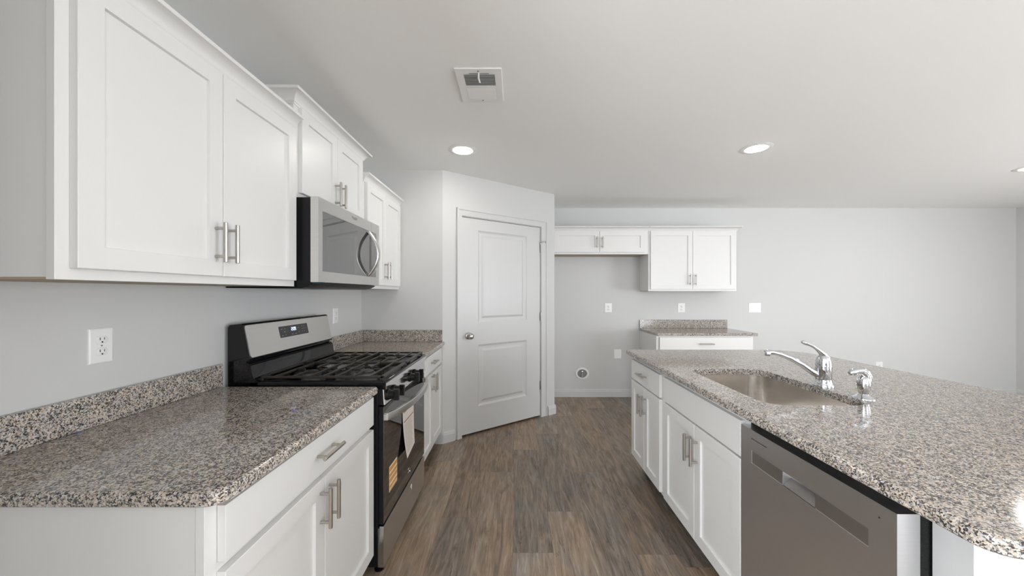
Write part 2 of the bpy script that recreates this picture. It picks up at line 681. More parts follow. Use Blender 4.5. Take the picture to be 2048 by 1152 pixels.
wall_with_holes(WORLD, XL, XR, YR - .1, YR, [(-0.90, 0.80, 0.65, 2.15), (2.40, 4.80, 0.08, 2.10)], 'wall_rear')
wall_with_holes(LEFT, YR - .1, YB + .1, XL - .1, XL, [(-3.0, -0.8, 0.65, 2.15)], 'wall_left')
wall_with_holes(LEFT, YR - .1, YB + .1, XR, XR + .1, [(-0.90, 1.30, 0.25, 1.95)], 'wall_right')


def window(n, f, u0, u1, w, z0, z1):
    m = MB(f)
    t = 0.05
    m.box(u0, u1, w - .03, w + .03, z0, z0 + t).box(u0, u1, w - .03, w + .03, z1 - t, z1)
    m.box(u0, u0 + t, w - .03, w + .03, z0 + t, z1 - t).box(u1 - t, u1, w - .03, w + .03, z0 + t, z1 - t)
    m.box((u0 + u1) / 2 - .025, (u0 + u1) / 2 + .025, w - .02, w + .02, z0 + t, z1 - t)
    return struct(m.build('window_%d' % n, 'trim'))


window(1, WORLD, -0.90, 0.80, YR - .05 + .04, 0.65, 2.15)
window(2, WORLD, 2.40, 4.80, YR - .05 + .04, 0.08, 2.10)
window(3, LEFT, -0.90, 1.30, XR + .05 - .04, 0.25, 1.95)
window(4, LEFT, -3.0, -0.8, XL - .05 + .04, 0.65, 2.15)  # added unseen window, only there for the light on the island fronts

# pantry enclosure
PB = (PA[0] + PU[0] * PLEN, PA[1] + PU[1] * PLEN)
struct(MB().prism([(XL, PA[1]), PA, (PA[0] - .035, PA[1] + .10), (XL, PA[1] + .10)], 0, ZC).build('wall_pantry_front', 'wall'))
m = MB(PAN)
DS0, DS1, DZ = 0.185, 1.150, 2.060         # door opening along the angled wall
m.prism([(0, 0), (DS0, 0), (DS0, -.10), (0.03, -.10)], 0, ZC)
m.prism([(DS1, 0), (PLEN, 0), (PLEN - .03, -.10), (DS1, -.10)], 0, ZC)
m.box(DS0, DS1, -.10, 0, DZ, ZC)
struct(m.build('wall_pantry_angled', 'wall'))
struct(MB().prism([PB, (PB[0], YB), (PB[0] - .10, YB), (PB[0] - .10, PB[1] + .02)], 0, ZC).build('wall_pantry_side', 'wall'))

# baseboards: profile swept along straight runs
BBP = [(0.0, 0.0), (0.016, 0.0), (0.016, 0.070), (0.012, 0.078), (0.011, 0.088), (0.005, 0.100), (0.0, 0.100)]


def baseboard(name, f, u0, u1, w, sgn=1):
    return struct(MB(f).sideprism([(w + sgn * a, z) for a, z in BBP], u0, u1).build(name, 'trim', angle=20))


baseboard('baseboard_back', BACK, PB[0], 1.594, -YB)
baseboard('baseboard_back_right', BACK, 2.705, XR, -YB)
baseboard('baseboard_right', Frame(u=(0, 1), w=(-1, 0)), YR, YB - .016, -XR)
baseboard('baseboard_rear', WORLD, XL + .016, 2.40, YR)
struct(MB().box(XL, -0.62, 0.10, 0.22, 0, ZC).build('wall_light_block', 'wall'))      # added unseen stub, keeps direct light off the near cabinet sides
baseboard('baseboard_left', LEFT, YR, 0.10, XL)
baseboard('baseboard_pantry_left', PAN, -0.010, 0.118, 0.0)
baseboard('baseboard_pantry_right', PAN, 1.246, PLEN + 0.010, 0.0)
baseboard('baseboard_pantry_front', BACK, -0.72, -0.646, -PA[1])

# door casing (jamb lining + two-step casing)
m = MB(PAN)
cw = 0.066
for a, b in ((DS0 - cw + .018, DS0 + .004), (DS1 - .004, DS1 + cw + .012)):
    m.box(a, b, 0, .012, 0, DZ + .066, .002)
m.box(DS0 - cw + .018, DS1 + cw + .012, 0, .0125, DZ - .004, DZ + .066, .002)
m.box(DS0 - cw + .018, DS0 - cw + .036, .010, .019, 0, DZ + .066, .003)
m.box(DS1 + cw - .006, DS1 + cw + .012, .010, .019, 0, DZ + .066, .003)
m.box(DS0 - cw + .018, DS1 + cw + .012, .010, .0192, DZ + .048, DZ + .066, .003)
m.box(DS0, DS0 + .009, -.10, 0, 0, DZ); m.box(DS1 - .009, DS1, -.10, 0, 0, DZ); m.box(DS0, DS1, -.10, 0, DZ - .009, DZ)
m.box(DS0 + .009, DS0 + .022, -.060, -.046, 0, DZ - .009); m.box(DS1 - .022, DS1 - .009, -.060, -.046, 0, DZ - .009)
struct(m.build('trim_1', 'trim'))

# pantry door: two raised panels with a sloped molding


def panel_door():
    f = PAN
    d0, d1, z0, z1 = 0.1965, 1.1375, 0.022, 2.047
    wf, wb = -0.004, -0.042
    bm = MB(f)
    us = [d0, 0.3675, 0.9578, d1]
    zs = [z0, 0.262, 0.848, 1.060, 1.938, z1]
    P = f.P
    for j in range(5):
        for i in range(3):
            hole = i == 1 and j in (1, 3)
            a, b, c, d = us[i], us[i + 1], zs[j], zs[j + 1]
            if not hole:
                bm.quad([P(a, wf, c), P(b, wf, c), P(b, wf, d), P(a, wf, d)])
            else:
                levels = [(0, wf), (.008, wf - .006), (.020, wf - .011), (.040, wf - .011), (.058, wf - .003), (.062, wf - .002)]
                for (q0, w0), (q1, w1) in zip(levels, levels[1:]):
                    r0 = [P(a + q0, w0, c + q0), P(b - q0, w0, c + q0), P(b - q0, w0, d - q0), P(a + q0, w0, d - q0)]
                    r1 = [P(a + q1, w1, c + q1), P(b - q1, w1, c + q1), P(b - q1, w1, d - q1), P(a + q1, w1, d - q1)]
                    for k in range(4):
                        bm.quad([r0[k], r0[(k + 1) % 4], r1[(k + 1) % 4], r1[k]])
                q, w = levels[-1]
                bm.quad([P(a + q, w, c + q), P(b - q, w, c + q), P(b - q, w, d - q), P(a + q, w, d - q)])
    bm.quad([P(d0, wb, z0), P(d1, wb, z0), P(d1, wb, z1), P(d0, wb, z1)])
    for u in (d0, d1):
        bm.quad([P(u, wf, z0), P(u, wb, z0), P(u, wb, z1), P(u, wf, z1)])
    for z in (z0, z1):
        bm.quad([P(d0, wf, z), P(d1, wf, z), P(d1, wb, z), P(d0, wb, z)])
    bmesh.ops.remove_doubles(bm.bm, verts=bm.bm.verts[:], dist=1e-6)
    o = bm.build('door_1', 'trim', angle=12)
    struct(o)
    # knob with rose, on the latch side
    k = MB(f)
    c = f.P(0.262, wf, 0.940)
    n = Vector((f.w[0], f.w[1], 0)); uu = Vector((f.u[0], f.u[1], 0)); zz = Vector((0, 0, 1))
    prof = [(0.0, 0.0), (0.033, 0.0), (0.033, 0.004), (0.028, 0.009), (0.014, 0.012), (0.011, 0.028), (0.016, 0.034), (0.026, 0.042),
            (0.029, 0.052), (0.027, 0.062), (0.020, 0.070), (0.010, 0.073), (0.0, 0.0735)]
    rings = []
    for r, h in prof[1:-1]:
        rings.append([c + n * h + (uu * math.cos(2 * PI * q / 32) + zz * math.sin(2 * PI * q / 32)) * r for q in range(32)])
    k.rings(rings)
    k.build('door_knob', 'nickel', o)
    for zc in (1.826, 1.090, 0.346):
        h = MB(f)
        h.rod(f.P(1.1425, 0.004, zc - .045), f.P(1.1425, 0.004, zc + .045), .0085, 12, .001)
        h.box(1.1355, 1.150, -.003, .001, zc - .045, zc + .045)
        ho = h.build('hinge', 'hinge', o)
        if zc > 1.8:
            s = MB(f)
            s.tube([f.P(1.130, .020, zc + .062), f.P(1.1425, .006, zc + .052), f.P(1.155, .030, zc + .072), f.P(1.172, .040, zc + .074), f.P(1.185, .036, zc + .056)], .0052, 10)
            s.rod(f.P(1.1425, .004, zc + .044), f.P(1.1425, .004, zc + .060), .010, 12)
            s.build('door_stop', 'chrome', ho)
    return o


panel_door()

# ------------------------------------------------------------------ cabinets
TD = 0.021


def shaker(f, u0, u1, z0, z1, wb, wf, rail=0.055, rec=0.010, ch=0.0016):
    m = MB(f)
    P = f.P

    def rect(q, w):
        return [P(u0 + q, w, z0 + q), P(u1 - q, w, z0 + q), P(u1 - q, w, z1 - q), P(u0 + q, w, z1 - q)]
    m.rings([rect(0, wb), rect(0, wf - ch), rect(ch, wf), rect(rail, wf), rect(rail + .0015, wf - rec)], True, True)
    return m


def bar_pull(f, u, z, w, vertical=True, length=0.136, cc=0.096, r=0.0066, off=0.034):
    m = MB(f)
    P = f.P
    if vertical:
        m.rod(P(u, w + off, z - length / 2), P(u, w + off, z + length / 2), r, 20, .001)
        for s in (-1, 1):
            m.rod(P(u, w, z + s * cc / 2), P(u, w + off, z + s * cc / 2), r * .78, 14)
    else:
        m.rod(P(u - length / 2, w + off, z), P(u + length / 2, w + off, z), r, 20, .001)
        for s in (-1, 1):
            m.rod(P(u + s * cc / 2, w, z), P(u + s * cc / 2, w + off, z), r * .78, 14)
    return m


CROWN = [(0.0, 0.0), (0.004, 0.0), (0.005, 0.006), (0.009, 0.010), (0.011, 0.017), (0.016, 0.027), (0.024, 0.036), (0.034, 0.043),
         (0.041, 0.0455), (0.045, 0.0465), (0.045, 0.0595), (0.0, 0.0595)]


def crown(f, path, z0, h=0.0595, proj=0.045):
    """path: plan points (u, w), outward side on the right of travel direction; mitred corners"""
    m = MB(f)
    n = len(path)
    V = [Vector((p[0], p[1])) for p in path]
    rings = []
    for i in range(n):
        dirs = []
        if i > 0:
            dirs.append((V[i] - V[i - 1]).normalized())
        if i < n - 1:
            dirs.append((V[i + 1] - V[i]).normalized())
        ns = [Vector((d.y, -d.x)) for d in dirs]
        nn = sum(ns, Vector((0, 0)))
        nn = nn / nn.dot(ns[0])
        ring = []
        for a, b in CROWN:
            q = V[i] + nn * (a * proj / 0.045)
            ring.append(f.P(q.x, q.y, z0 + b * h / 0.0595))
        rings.append(ring)
    m.rings(rings)
    return m


def cabinet(name, label, f, u0, u1, wb, wf, z0, z1, doors=(), drawers=(), toe=None, under=False, crown_path=None, crown_z=None,
            crown_h=.0595, group=None, pull_len=0.136, cat='cabinet', crown_proj=.045, hollow=0):
    """doors: (u0,u1,z0,z1, pull_u, pull_z); drawers: (u0,u1,z0,z1, pull_u or None)"""
    c = f.P((u0 + u1) / 2, (wb + wf) / 2, 0 if toe else z0)
    root = thing(name, c, label, cat, group)
    zb = toe if toe else z0
    m = MB(f)
    # sides stand back a little from the face frame
    if hollow:
        m.box(u0 + .003, u0 + .019, wb, wf - .020, zb, hollow); m.box(u1 - .019, u1 - .003, wb, wf - .020, zb, hollow)
        m.box(u0 + .019, u1 - .019, wb, wf - .020, zb, zb + .016); m.box(u0 + .019, u1 - .019, wb, wb + .010, zb + .016, hollow)
    else:
        m.box(u0 + .003, u1 - .003, wb, wf - .020, zb + (.006 if under else 0), z1 - .0005)
    m.build('carcass', 'cab', root)
    m = MB(f)
    m.box(u0, u1, wf - .020, wf, zb, z1, .0012)
    m.build('face_frame', 'cab', root)
    if under:
        MB(f).box(u0 + .004, u1 - .004, wb, wf - .0202, zb + .0005, zb + .006).build('bottom_panel', 'ply', root)
    if toe:
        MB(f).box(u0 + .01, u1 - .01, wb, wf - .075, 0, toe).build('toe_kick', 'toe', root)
    for d in doors:
        a, b, c0, c1, pu, pz = d
        do = shaker(f, a, b, c0, c1, wf + .001, wf + TD).build('door', 'cab', root, angle=20)
        if pu is not None:
            bar_pull(f, pu, pz, wf + TD, True).build('handle', 'nickel', do)
    for d in drawers:
        a, b, c0, c1, pu = d
        do = MB(f).box(a, b, wf + .001, wf + TD, c0, c1, .0016).build('drawer_front', 'cab', root)
        if pu is not None:
            bar_pull(f, pu, (c0 + c1) / 2 + .003, wf + TD, False, pull_len, pull_len * .7).build('handle', 'nickel', do)
    if crown_path:
        crown(f, crown_path, crown_z, crown_h, crown_proj).build('crown_molding', 'cab', root, angle=30)
    return root


# left run ---------------------------------------------------------------
WF = -0.680
cabinet('base_cabinet', 'white base cabinet in the left foreground before the range, one wide drawer over two doors', LEFT, 0.7855, 1.672, XL, WF, 0, 0.878,
        doors=[(0.817, 1.240, .126, .709, 1.214, .617), (1.244, 1.668, .126, .709, 1.270, .617)],
        drawers=[(0.817, 1.668, .731, .860, 1.243)], toe=.105, group='white base cabinets')
cabinet('base_cabinet', 'white base cabinet in the corner between range and pantry wall, small drawer over doors', LEFT, 2.476, 3.213, XL, WF, 0, 0.878,
        doors=[(2.484, 2.838, .126, .709, 2.806, .640), (2.842, 3.200, .126, .709, 2.872, .640)],
        drawers=[(2.484, 3.200, .731, .860, 2.842)], toe=.105, group='white base cabinets')

UF = -1.045
cabinet('wall_cabinet', 'large white wall cabinet nearest the camera, filling the upper left corner', LEFT, 0.815, 1.696, XL, UF, 1.373, 2.171,
        doors=[(0.842, 1.2595, 1.400, 2.108, 1.228, 1.515), (1.2625, 1.680, 1.400, 2.108, 1.280, 1.515)], under=True,
        crown_path=[(1.698, UF), (0.815, UF), (0.815, XL)], crown_z=2.112, group='white wall cabinets left of the pantry')
UF2 = -1.052
cabinet('wall_cabinet', 'short white wall cabinet raised above the microwave', LEFT, 1.702, 2.455, XL, UF2, 1.802, 2.296,
        doors=[(1.737, 2.080, 1.825, 2.236, 2.052, 1.905), (2.083, 2.424, 1.825, 2.236, 2.111, 1.905)], under=True,
        crown_path=[(2.455, XL), (2.455, UF2), (1.702, UF2), (1.702, XL)], crown_z=2.238, group='white wall cabinets left of the pantry', crown_proj=.052)
cabinet('wall_cabinet', 'narrow white wall cabinet between microwave and pantry wall', LEFT, 2.460, 3.212, XL, UF, 1.373, 2.171,
        doors=[(2.486, 2.834, 1.400, 2.108, 2.806, 1.515), (2.837, 3.190, 1.400, 2.108, 2.865, 1.515)], under=True,
        crown_path=[(3.212, UF), (2.459, UF)], crown_z=2.108, group='white wall cabinets left of the pantry')

# back wall --------------------------------------------------------------
cabinet('wall_cabinet', 'shallow white wall cabinet over the empty refrigerator space on the back wall', BACK, PB[0] + .002, 1.596, -YB, -4.35, 1.810, 2.130,
        doors=[(.462, 1.0045, 1.833, 2.088, .972, 1.950), (1.0075, 1.5515, 1.833, 2.088, 1.040, 1.950)], under=True,
        crown_path=[(1.599, -4.35), (PB[0] + .002, -4.35)], crown_z=2.092, crown_h=.051, group='white wall cabinets on the back wall')
cabinet('wall_cabinet', 'taller white two-door wall cabinet hanging above the back counter', BACK, 1.598, 2.664, -YB, -4.35, 1.364, 2.130,
        doors=[(1.620, 2.1245, 1.388, 2.088, 2.092, 1.502), (2.1275, 2.640, 1.388, 2.088, 2.160, 1.502)], under=True,
        crown_path=[(2.664, -YB), (2.664, -4.35), (1.5992, -4.35)], crown_z=2.092, crown_h=.051, group='white wall cabinets on the back wall', crown_proj=.052)
cabinet('base_cabinet', 'white base cabinet against the back wall, half hidden behind the island', BACK, 1.597, 2.700, -YB, -4.10, 0, 0.857,
        doors=[(1.629, 2.149, .126, .668, 2.115, .59), (2.152, 2.672, .126, .668, 2.186, .59)],
        drawers=[(1.629, 2.672, .690, .838, 2.151)], toe=.105, group='white base cabinets', pull_len=.165)

# island -----------------------------------------------------------------
IF = -0.896
cabinet('island_cabinet', 'narrow white cabinet at the far end of the island, drawer over two doors', ISL, 2.158, 2.742, -1.50, IF, 0, 0.878,
        doors=[(2.199, 2.461, .126, .692, 2.432, .575), (2.464, 2.730, .126, .692, 2.493, .575)],
        drawers=[(2.199, 2.730, .702, .843, 2.465)], toe=.105, group='white island cabinets')
c2 = cabinet('island_cabinet', 'white sink cabinet in the middle of the island, blank panel over two doors', ISL, 1.402, 2.156, -1.50, IF, 0, 0.70, hollow=.668,
             doors=[(1.405, 1.7685, .126, .694, 1.738, .572), (1.7715, 2.137, .126, .694, 1.801, .572)], toe=.105, group='white island cabinets')
# the sink front: frame rail and blank panel, open behind for the basin
MB(ISL).box(1.402, 2.156, IF - .020, IF, .7005, .878).build('face_frame', 'cab', c2)
MB(ISL).box(1.404, 2.137, IF + .001, IF + TD, .704, .845, .0016).build('blank_panel', 'cab', c2)

# end wall of the island and its back panel (seen as a pale stub past the dishwasher)
e = thing('island_end_panel', (1.45, 0.787, 0), 'white end panel under the near end of the island counter, beside the dishwasher', 'panel')
MB().box(0.953, 1.70, 0.749, 0.8245, 0, .8775, .001).build('end_board', 'trim', e)
MB().box(0.950, 1.70, 0.735, 0.749, 0, .10, .002).build('base_trim', 'trim', e)
MB().box(1.702, 1.76, 0.749, 2.742, 0, .8775, .001).build('back_board', 'trim', e)
MB().box(1.76, 1.774, 0.749, 2.742, 0, .10, .002).build('base_trim', 'trim', e)


# ------------------------------------------------------------------ granite
def rrect(x0, x1, y0, y1, radii, seg=10):
    """counter-clockwise rounded rectangle; radii = (SW, SE, NE, NW)"""
    pts = []
    for (cx, cy, r, a0) in ((x0, y0, radii[0], PI), (x1, y0, radii[1], 1.5 * PI), (x1, y1, radii[2], 0), (x0, y1, radii[3], .5 * PI)):
        sx = 1 if cx == x0 else -1
        sy = 1 if cy == y0 else -1
        if r <= 0.001:
            pts.append((cx, cy))
            continue
        for k in range(seg + 1):
            a = a0 + .5 * PI * k / seg
            pts.append((cx + sx * r + r * math.cos(a), cy + sy * r + r * math.sin(a)))
    return pts


def inset(poly, d):
    n = len(poly)
    out = []
    for i in range(n):
        p0, p1, p2 = Vector(poly[i - 1]), Vector(poly[i]), Vector(poly[(i + 1) % n])
        d1 = (p1 - p0).normalized(); d2 = (p2 - p1).normalized()
        n1 = Vector((-d1.y, d1.x)); n2 = Vector((-d2.y, d2.x))
        nn = (n1 + n2)
        nn = nn / max(0.3, nn.dot(n1)) if nn.length > 1e-6 else n1
        q = p1 + nn * d
        out.append((q.x, q.y))
    return out


def slab(name, label, outer, z0, z1, r=0.011, hole=None, group='granite countertops'):
    """polished slab with rounded upper edge; optional hole loop (counter-clockwise)"""
    bm = bmesh.new()
    prof = [(0.003, z0), (0.0, z0 + .003)]
    for k in range(6):
        a = .5 * PI * k / 5
        prof.append((r - r * math.cos(a), z1 - r + r * math.sin(a)))
    loops = []
    for d, z in prof:
        loops.append([bm.verts.new((x, y, z)) for x, y in inset(outer, d)])

    def skin(A, B):
        n = len(A)
        for k in range(n):
            l = (k + 1) % n
            bm.faces.new([A[k], A[l], B[l], B[k]])
    for A, B in zip(loops, loops[1:]):
        skin(A, B)
    if hole is None:
        bm.faces.new(loops[0][::-1]); bm.faces.new(loops[-1])
    else:
        hp = [(0.0, z0), (0.0, z1 - .004), (-.0015, z1 - .0012), (-.004, z1)]
        hl = [[bm.verts.new((x, y, z)) for x, y in inset(hole, d)] for d, z in hp]
        for A, B in zip(hl, hl[1:]):
            skin(B, A)
        for oo, ii in ((loops[-1], hl[-1]), (loops[0], hl[0])):
            es = []
            for R in (oo, ii):
                for k in range(len(R)):
                    e = bm.edges.get((R[k], R[(k + 1) % len(R)]))
                    es.append(e)
            bmesh.ops.triangle_fill(bm, use_beauty=True, use_dissolve=False, edges=es)
    bmesh.ops.recalc_face_normals(bm, faces=bm.faces[:])
    cx = sum(p[0] for p in outer) / len(outer); cy = sum(p[1] for p in outer) / len(outer)
    for v in bm.verts:
        v.co -= Vector((cx, cy, z0))
    me = bpy.data.meshes.new(name); bm.to_mesh(me); bm.free()
    for p in me.polygons:
        p.use_smooth = True
    me.set_sharp_from_angle(angle=math.radians(30))
    me.materials.append(M['granite'])
    o = bpy.data.objects.new(name, me); COL.objects.link(o)
    o.location = (cx, cy, z0)
    weighted(o)
    return tag(o, label, 'countertop', group)


def splash(label, x0, x1, y0, y1, z0, z1):
    o = MB()
    o.box(x0, x1, y0, y1, z0, z1, .002)
    ob = o.build('backsplash', 'granite')
    return tag(ob, label, 'backsplash', 'granite backsplash strips')


CT = 0.910
XE = -0.637
slab('countertop', 'speckled granite countertop in the left foreground with a rounded front corner', rrect(XL + .001, XE, 0.775, 1.668, (0, .045, .014, 0)), .8785, CT)
slab('countertop', 'small granite countertop in the corner beyond the range', rrect(XL + .001, XE, 2.474, 3.213, (0, .014, 0, 0)), .8785, CT)
slab('countertop', 'granite countertop on the back wall cabinet, seen over the island', rrect(1.594, 2.734, 4.06, YB - .001, (.014, .014, 0, 0)), .8575, .888, .008)
SX0, SX1, SY0, SY1 = 0.975, 1.385, 1.385, 2.050
slab('countertop', 'wide granite island countertop with a sink cut into it', rrect(0.840, 2.144, 0.622, 2.756, (.05, .08, .30, .014), 16), .8785, CT, .011,
     hole=rrect(SX0, SX1, SY0, SY1, (.085, .085, .085, .085), 14))
splash('bluish granite backsplash along the left wall in the foreground', XL + .001, XL + .021, 0.700, 1.671, CT + .0004, 1.013)
splash('short granite backsplash on the left wall just beyond the range', XL + .001, XL + .021, 2.474, 3.1945, CT + .0004, 1.013)
splash('dark granite backsplash strip on the pantry wall facing the camera', XL + .001, -0.657, 3.195, 3.2145, CT + .0004, 1.013)
splash('granite backsplash strip on the far back wall', 1.594, 2.722, YB - .021, YB - .001, .8884, .997)

for nm, lb, x, y, s in (('tape_scrap', 'tiny blue tape scrap lying on the left counter near the range', -0.812, 1.320, .010),
                        ('tape_scrap', 'tiny blue tape scrap at the foot of the left foreground backsplash', -1.352, 1.114, .008)):
    mm = MB()
    mm.prism([(x - s, y - s * .6), (x + s * .5, y - s), (x + s, y + s * .4), (x - s * .2, y + s)], CT + .0003, CT + .0012)
    tag(mm.build(nm, 'tape'), lb, 'tape', 'scraps of blue tape')

# ------------------------------------------------------------------ sink, faucet, sprayer


def ring_at(x0, x1, y0, y1, r, z, seg=14):
    return [Vector((x, y, z)) for x, y in rrect(x0, x1, y0, y1, (r, r, r, r), seg)]


sk = thing('sink', (1.18, 1.7175, .68), 'undermount stainless steel sink basin set in the island counter', 'sink')
g = .004
rl = [ring_at(SX0 - .015, SX1 + .015, SY0 - .014, SY1 + .015, .10, .8765),
      ring_at(SX0 - g, SX1 + g, SY0 - g, SY1 + g, .087, .8775)]
for d, z in ((.000, .868), (.002, .80), (.004, .73), (.010, .706), (.024, .690), (.045, .684)):
    rl.append(ring_at(SX0 - g + d, SX1 + g - d, SY0 - g + d, SY1 + g - d, .087 - d * .4, z))
mm = MB()
mm.rings(rl, False, True)
bas = mm.build('basin', 'sinksteel', sk, angle=50, recalc=True)
MB().lathe((1.18, 1.7175, .6845), [(0.0, .0), (.045, .0), (.045, .002), (.038, .003), (.03, .001), (0.0, .001)], 32).build('drain', 'chrome', sk)

fa = thing('faucet', (1.428, 1.672, CT), 'chrome single-lever kitchen faucet with a long low spout', 'faucet')
FX, FY = 1.428, 1.672
mm = MB()
mm.lathe((FX, FY, CT + .0003), [(0, 0), (.040, 0), (.040, .006), (.037, .012), (.033, .020), (.0305, .030), (.0300, .034), (.0308, .036), (.0308, .088), (.0290, .0895),
                                (.0290, .092), (.0312, .0935), (.0305, .110), (.0280, .124), (.0225, .138), (.013, .146), (0, .148)], 36)
mm.build('faucet_body', 'chrome', fa, angle=40)
mm = MB()
pts = [(FX - .005, FY + .004, .952), (FX - .045, FY + .008, .975), (FX - .09, FY + .013, 1.007), (FX - .14, FY + .018, 1.037), (FX - .185, FY + .022, 1.055), (FX - .22, FY + .025, 1.0635),
       (FX - .242, FY + .027, 1.0635), (FX - .250, FY + .028, 1.060)]
mm.tube(pts, [.0165, .0150, .0132, .0120, .0112, .0112, .0115, .0105], 18)
mm.rod((FX - .240, FY + .027, 1.067), (FX - .240, FY + .027, 1.046), .0125, 18, .001)
mm.build('spout', 'chrome', fa, angle=45)
mm = MB()
mm.tube([(FX + .010, FY, 1.040), (FX - .004, FY, 1.060), (FX - .030, FY, 1.083), (FX - .050, FY, 1.095), (FX - .066, FY, 1.101), (FX - .085, FY, 1.109), (FX - .097, FY, 1.115), (FX - .102, FY, 1.117)],
        [.022, .017, .0098, .0082, .0076, .0108, .0100, .004], 16, flat=.75)
mm.build('lever_handle', 'chrome', fa, angle=45)

sp = thing('side_sprayer', (1.423, 1.474, CT), 'small chrome side sprayer standing on the island counter right of the faucet', 'sprayer')
QX, QY = 1.423, 1.474
mm = MB()
mm.lathe((QX, QY, CT + .0003), [(0, 0), (.037, 0), (.036, .004), (.030, .008), (.022, .014), (.0175, .019), (0, .0195)], 30)
mm.build('sprayer_base', 'chrome', sp, angle=40)
mm = MB()
mm.lathe((QX, QY, CT + .018), [(0, 0), (.0155, 0), (.0175, .008), (.0215, .025), (.0225, .045), (.0205, .062), (.015, .072), (0, .075)], 26)
mm.build('sprayer_grip', 'chrome', sp, angle=50)
mm = MB()
mm.tube([(QX + .008, QY, .962), (QX + .012, QY, .990), (QX + .004, QY, 1.012), (QX - .012, QY, 1.022), (QX - .032, QY, 1.022), (QX - .050, QY, 1.016), (QX - .056, QY, 1.012)],
        [.014, .017, .0165, .0150, .0140, .0130, .009], 16)
mm.tube([(QX + .000, QY, 1.031), (QX + .016, QY, 1.020), (QX + .028, QY, 1.000), (QX + .031, QY, .986)], [.005, .007, .007, .004], 12)
mm.build('spray_head', 'chrome', sp, angle=50)

# ------------------------------------------------------------------ dishwasher
dw = thing('dishwasher', (1.2, 1.11, 0), 'stainless steel dishwasher built into the island at lower right', 'dishwasher')
Y0, Y1 = 0.8265, 1.3995
WD = -0.875
mm = MB(ISL)
us = [Y0, 0.894, 1.338, Y1]
zs = [0.105, 0.711, 0.757, 0.834]
dep = [[WD] * 3, [WD, WD - .0022, WD], [WD] * 3]
# pocket inside the band is cut as further cells
us = [Y0, 0.894, 1.055, 1.183, 1.338, Y1]
dep = [[WD] * 5, [WD, WD - .0022, WD - .030, WD - .0022, WD], [WD] * 5]
mm.steps(us, zs, dep, WD - .053)
dd = mm.build('door', 'dsteel', dw, smooth=False)
mm = MB(ISL)
mm.box(0.8955, 1.0545, WD - .0022, WD - .0012, .7125, .7555)
mm.build('control_band', 'dsteel2', dd)
MB(ISL).box(1.1835, 1.3365, WD - .0022, WD - .0012, .7125, .7555).build('control_band', 'dsteel2', dd)
mm = MB(ISL)                                   # sloped scoop inside the pocket
mm.sideprism([(WD - .0295, .7125), (WD - .002, .7120), (WD - .002, .7135), (WD - .0295, .735)], 1.0555, 1.1825)
mm.build('pocket_handle', 'pocket', dd)
MB(ISL).box(1.257, 1.338, WD - .0002, WD + .0006, .8010, .8035).build('slot', 'slot', dd)
MB(ISL).rod(ISL.P(.867, WD - .001, .801), ISL.P(.867, WD + .0006, .801), .0022, 10).build('indicator_light', 'slot', dd)
MB(ISL).box(Y0 + .001, 1.365, -1.49, WD - .0535, .105, .868).build('tub', 'black', dw)
MB(ISL).box(Y0 + .01, Y1 - .01, -1.49, IF - .06, 0, .105).build('toe_kick', 'black', dw)
MB(ISL).box(Y0 + .002, Y1 - .002, WD - .080, WD - .0535, .8685, .8775).build('top_bracket', 'black', dw)

# ------------------------------------------------------------------ gas range
rg = thing('gas_range', (-1.0, 2.08, 0), 'freestanding black and stainless gas range between the left cabinets', 'range')
R0, R1 = 1.702, 2.462
XF = -0.627
mm = MB(LEFT)
mm.box(R0, R1, -1.362, -0.655, .045, .900, .002)
mm.build('body', 'blackmetal', rg)
for y in (R0 + .05, R1 - .05):
    for x in (-1.30, -0.665):
        MB().lathe((x, y, 0), [(0, 0), (.022, 0), (.022, .006), (.010, .012), (.010, .047), (0, .047)], 20).build('foot', 'black', rg)
# storage drawer
mm = MB(LEFT)
us = [R0 + .003, 2.01, 2.17, R1 - .003]
zs = [.042, .160, .196, .226]
mm.steps(us, zs, [[XF] * 3, [XF, XF - .014, XF], [XF] * 3], -.654)
dr = mm.build('storage_drawer', 'steel', rg, smooth=False)
MB(LEFT).sideprism([(XF - .0135, .1605), (XF - .001, .1605), (XF - .001, .162), (XF - .0135, .1955)], 2.0105, 2.1695).build('pocket_handle', 'steel', dr)
MB(LEFT).box(R0 + .002, R1 - .002, XF - .02, XF + .0015, .2265, .236, .001).build('drawer_cap', 'steel', dr)
# oven door
od = MB(LEFT).box(R0 + .003, R1 - .003, -.654, XF - .0025, .246, .802, .003).build('oven_door', 'blackmetal', rg)
MB(LEFT).box(R0 + .006, R1 - .006, XF - .0024, XF, .249, .799, .001).build('door_glass', 'ovenglass', od)
N_ = 20
pts = []
for k in range(N_ + 1):
    t = k / N_
    y = R0 + .012 + (R1 - R0 - .024) * t
    pts.append((y, XF + .012 + .060 * (1 - (2 * t - 1) ** 2) ** .75))
mm = MB(LEFT)
rl = []
for y, x in pts:
    rl.append([LEFT.P(y, x - .011, .770), LEFT.P(y, x + .004, .770), LEFT.P(y, x + .007, .767), LEFT.P(y, x + .007, .738), LEFT.P(y, x + .004, .735), LEFT.P(y, x - .011, .735)])
mm.rings(rl)
for t in (0, N_):
    y, x = pts[t]
    mm.box(y - .010, y + .010, XF - .001, x + .003, .738, .767, .002)
mm.build('handle', 'steel', od, angle=40)
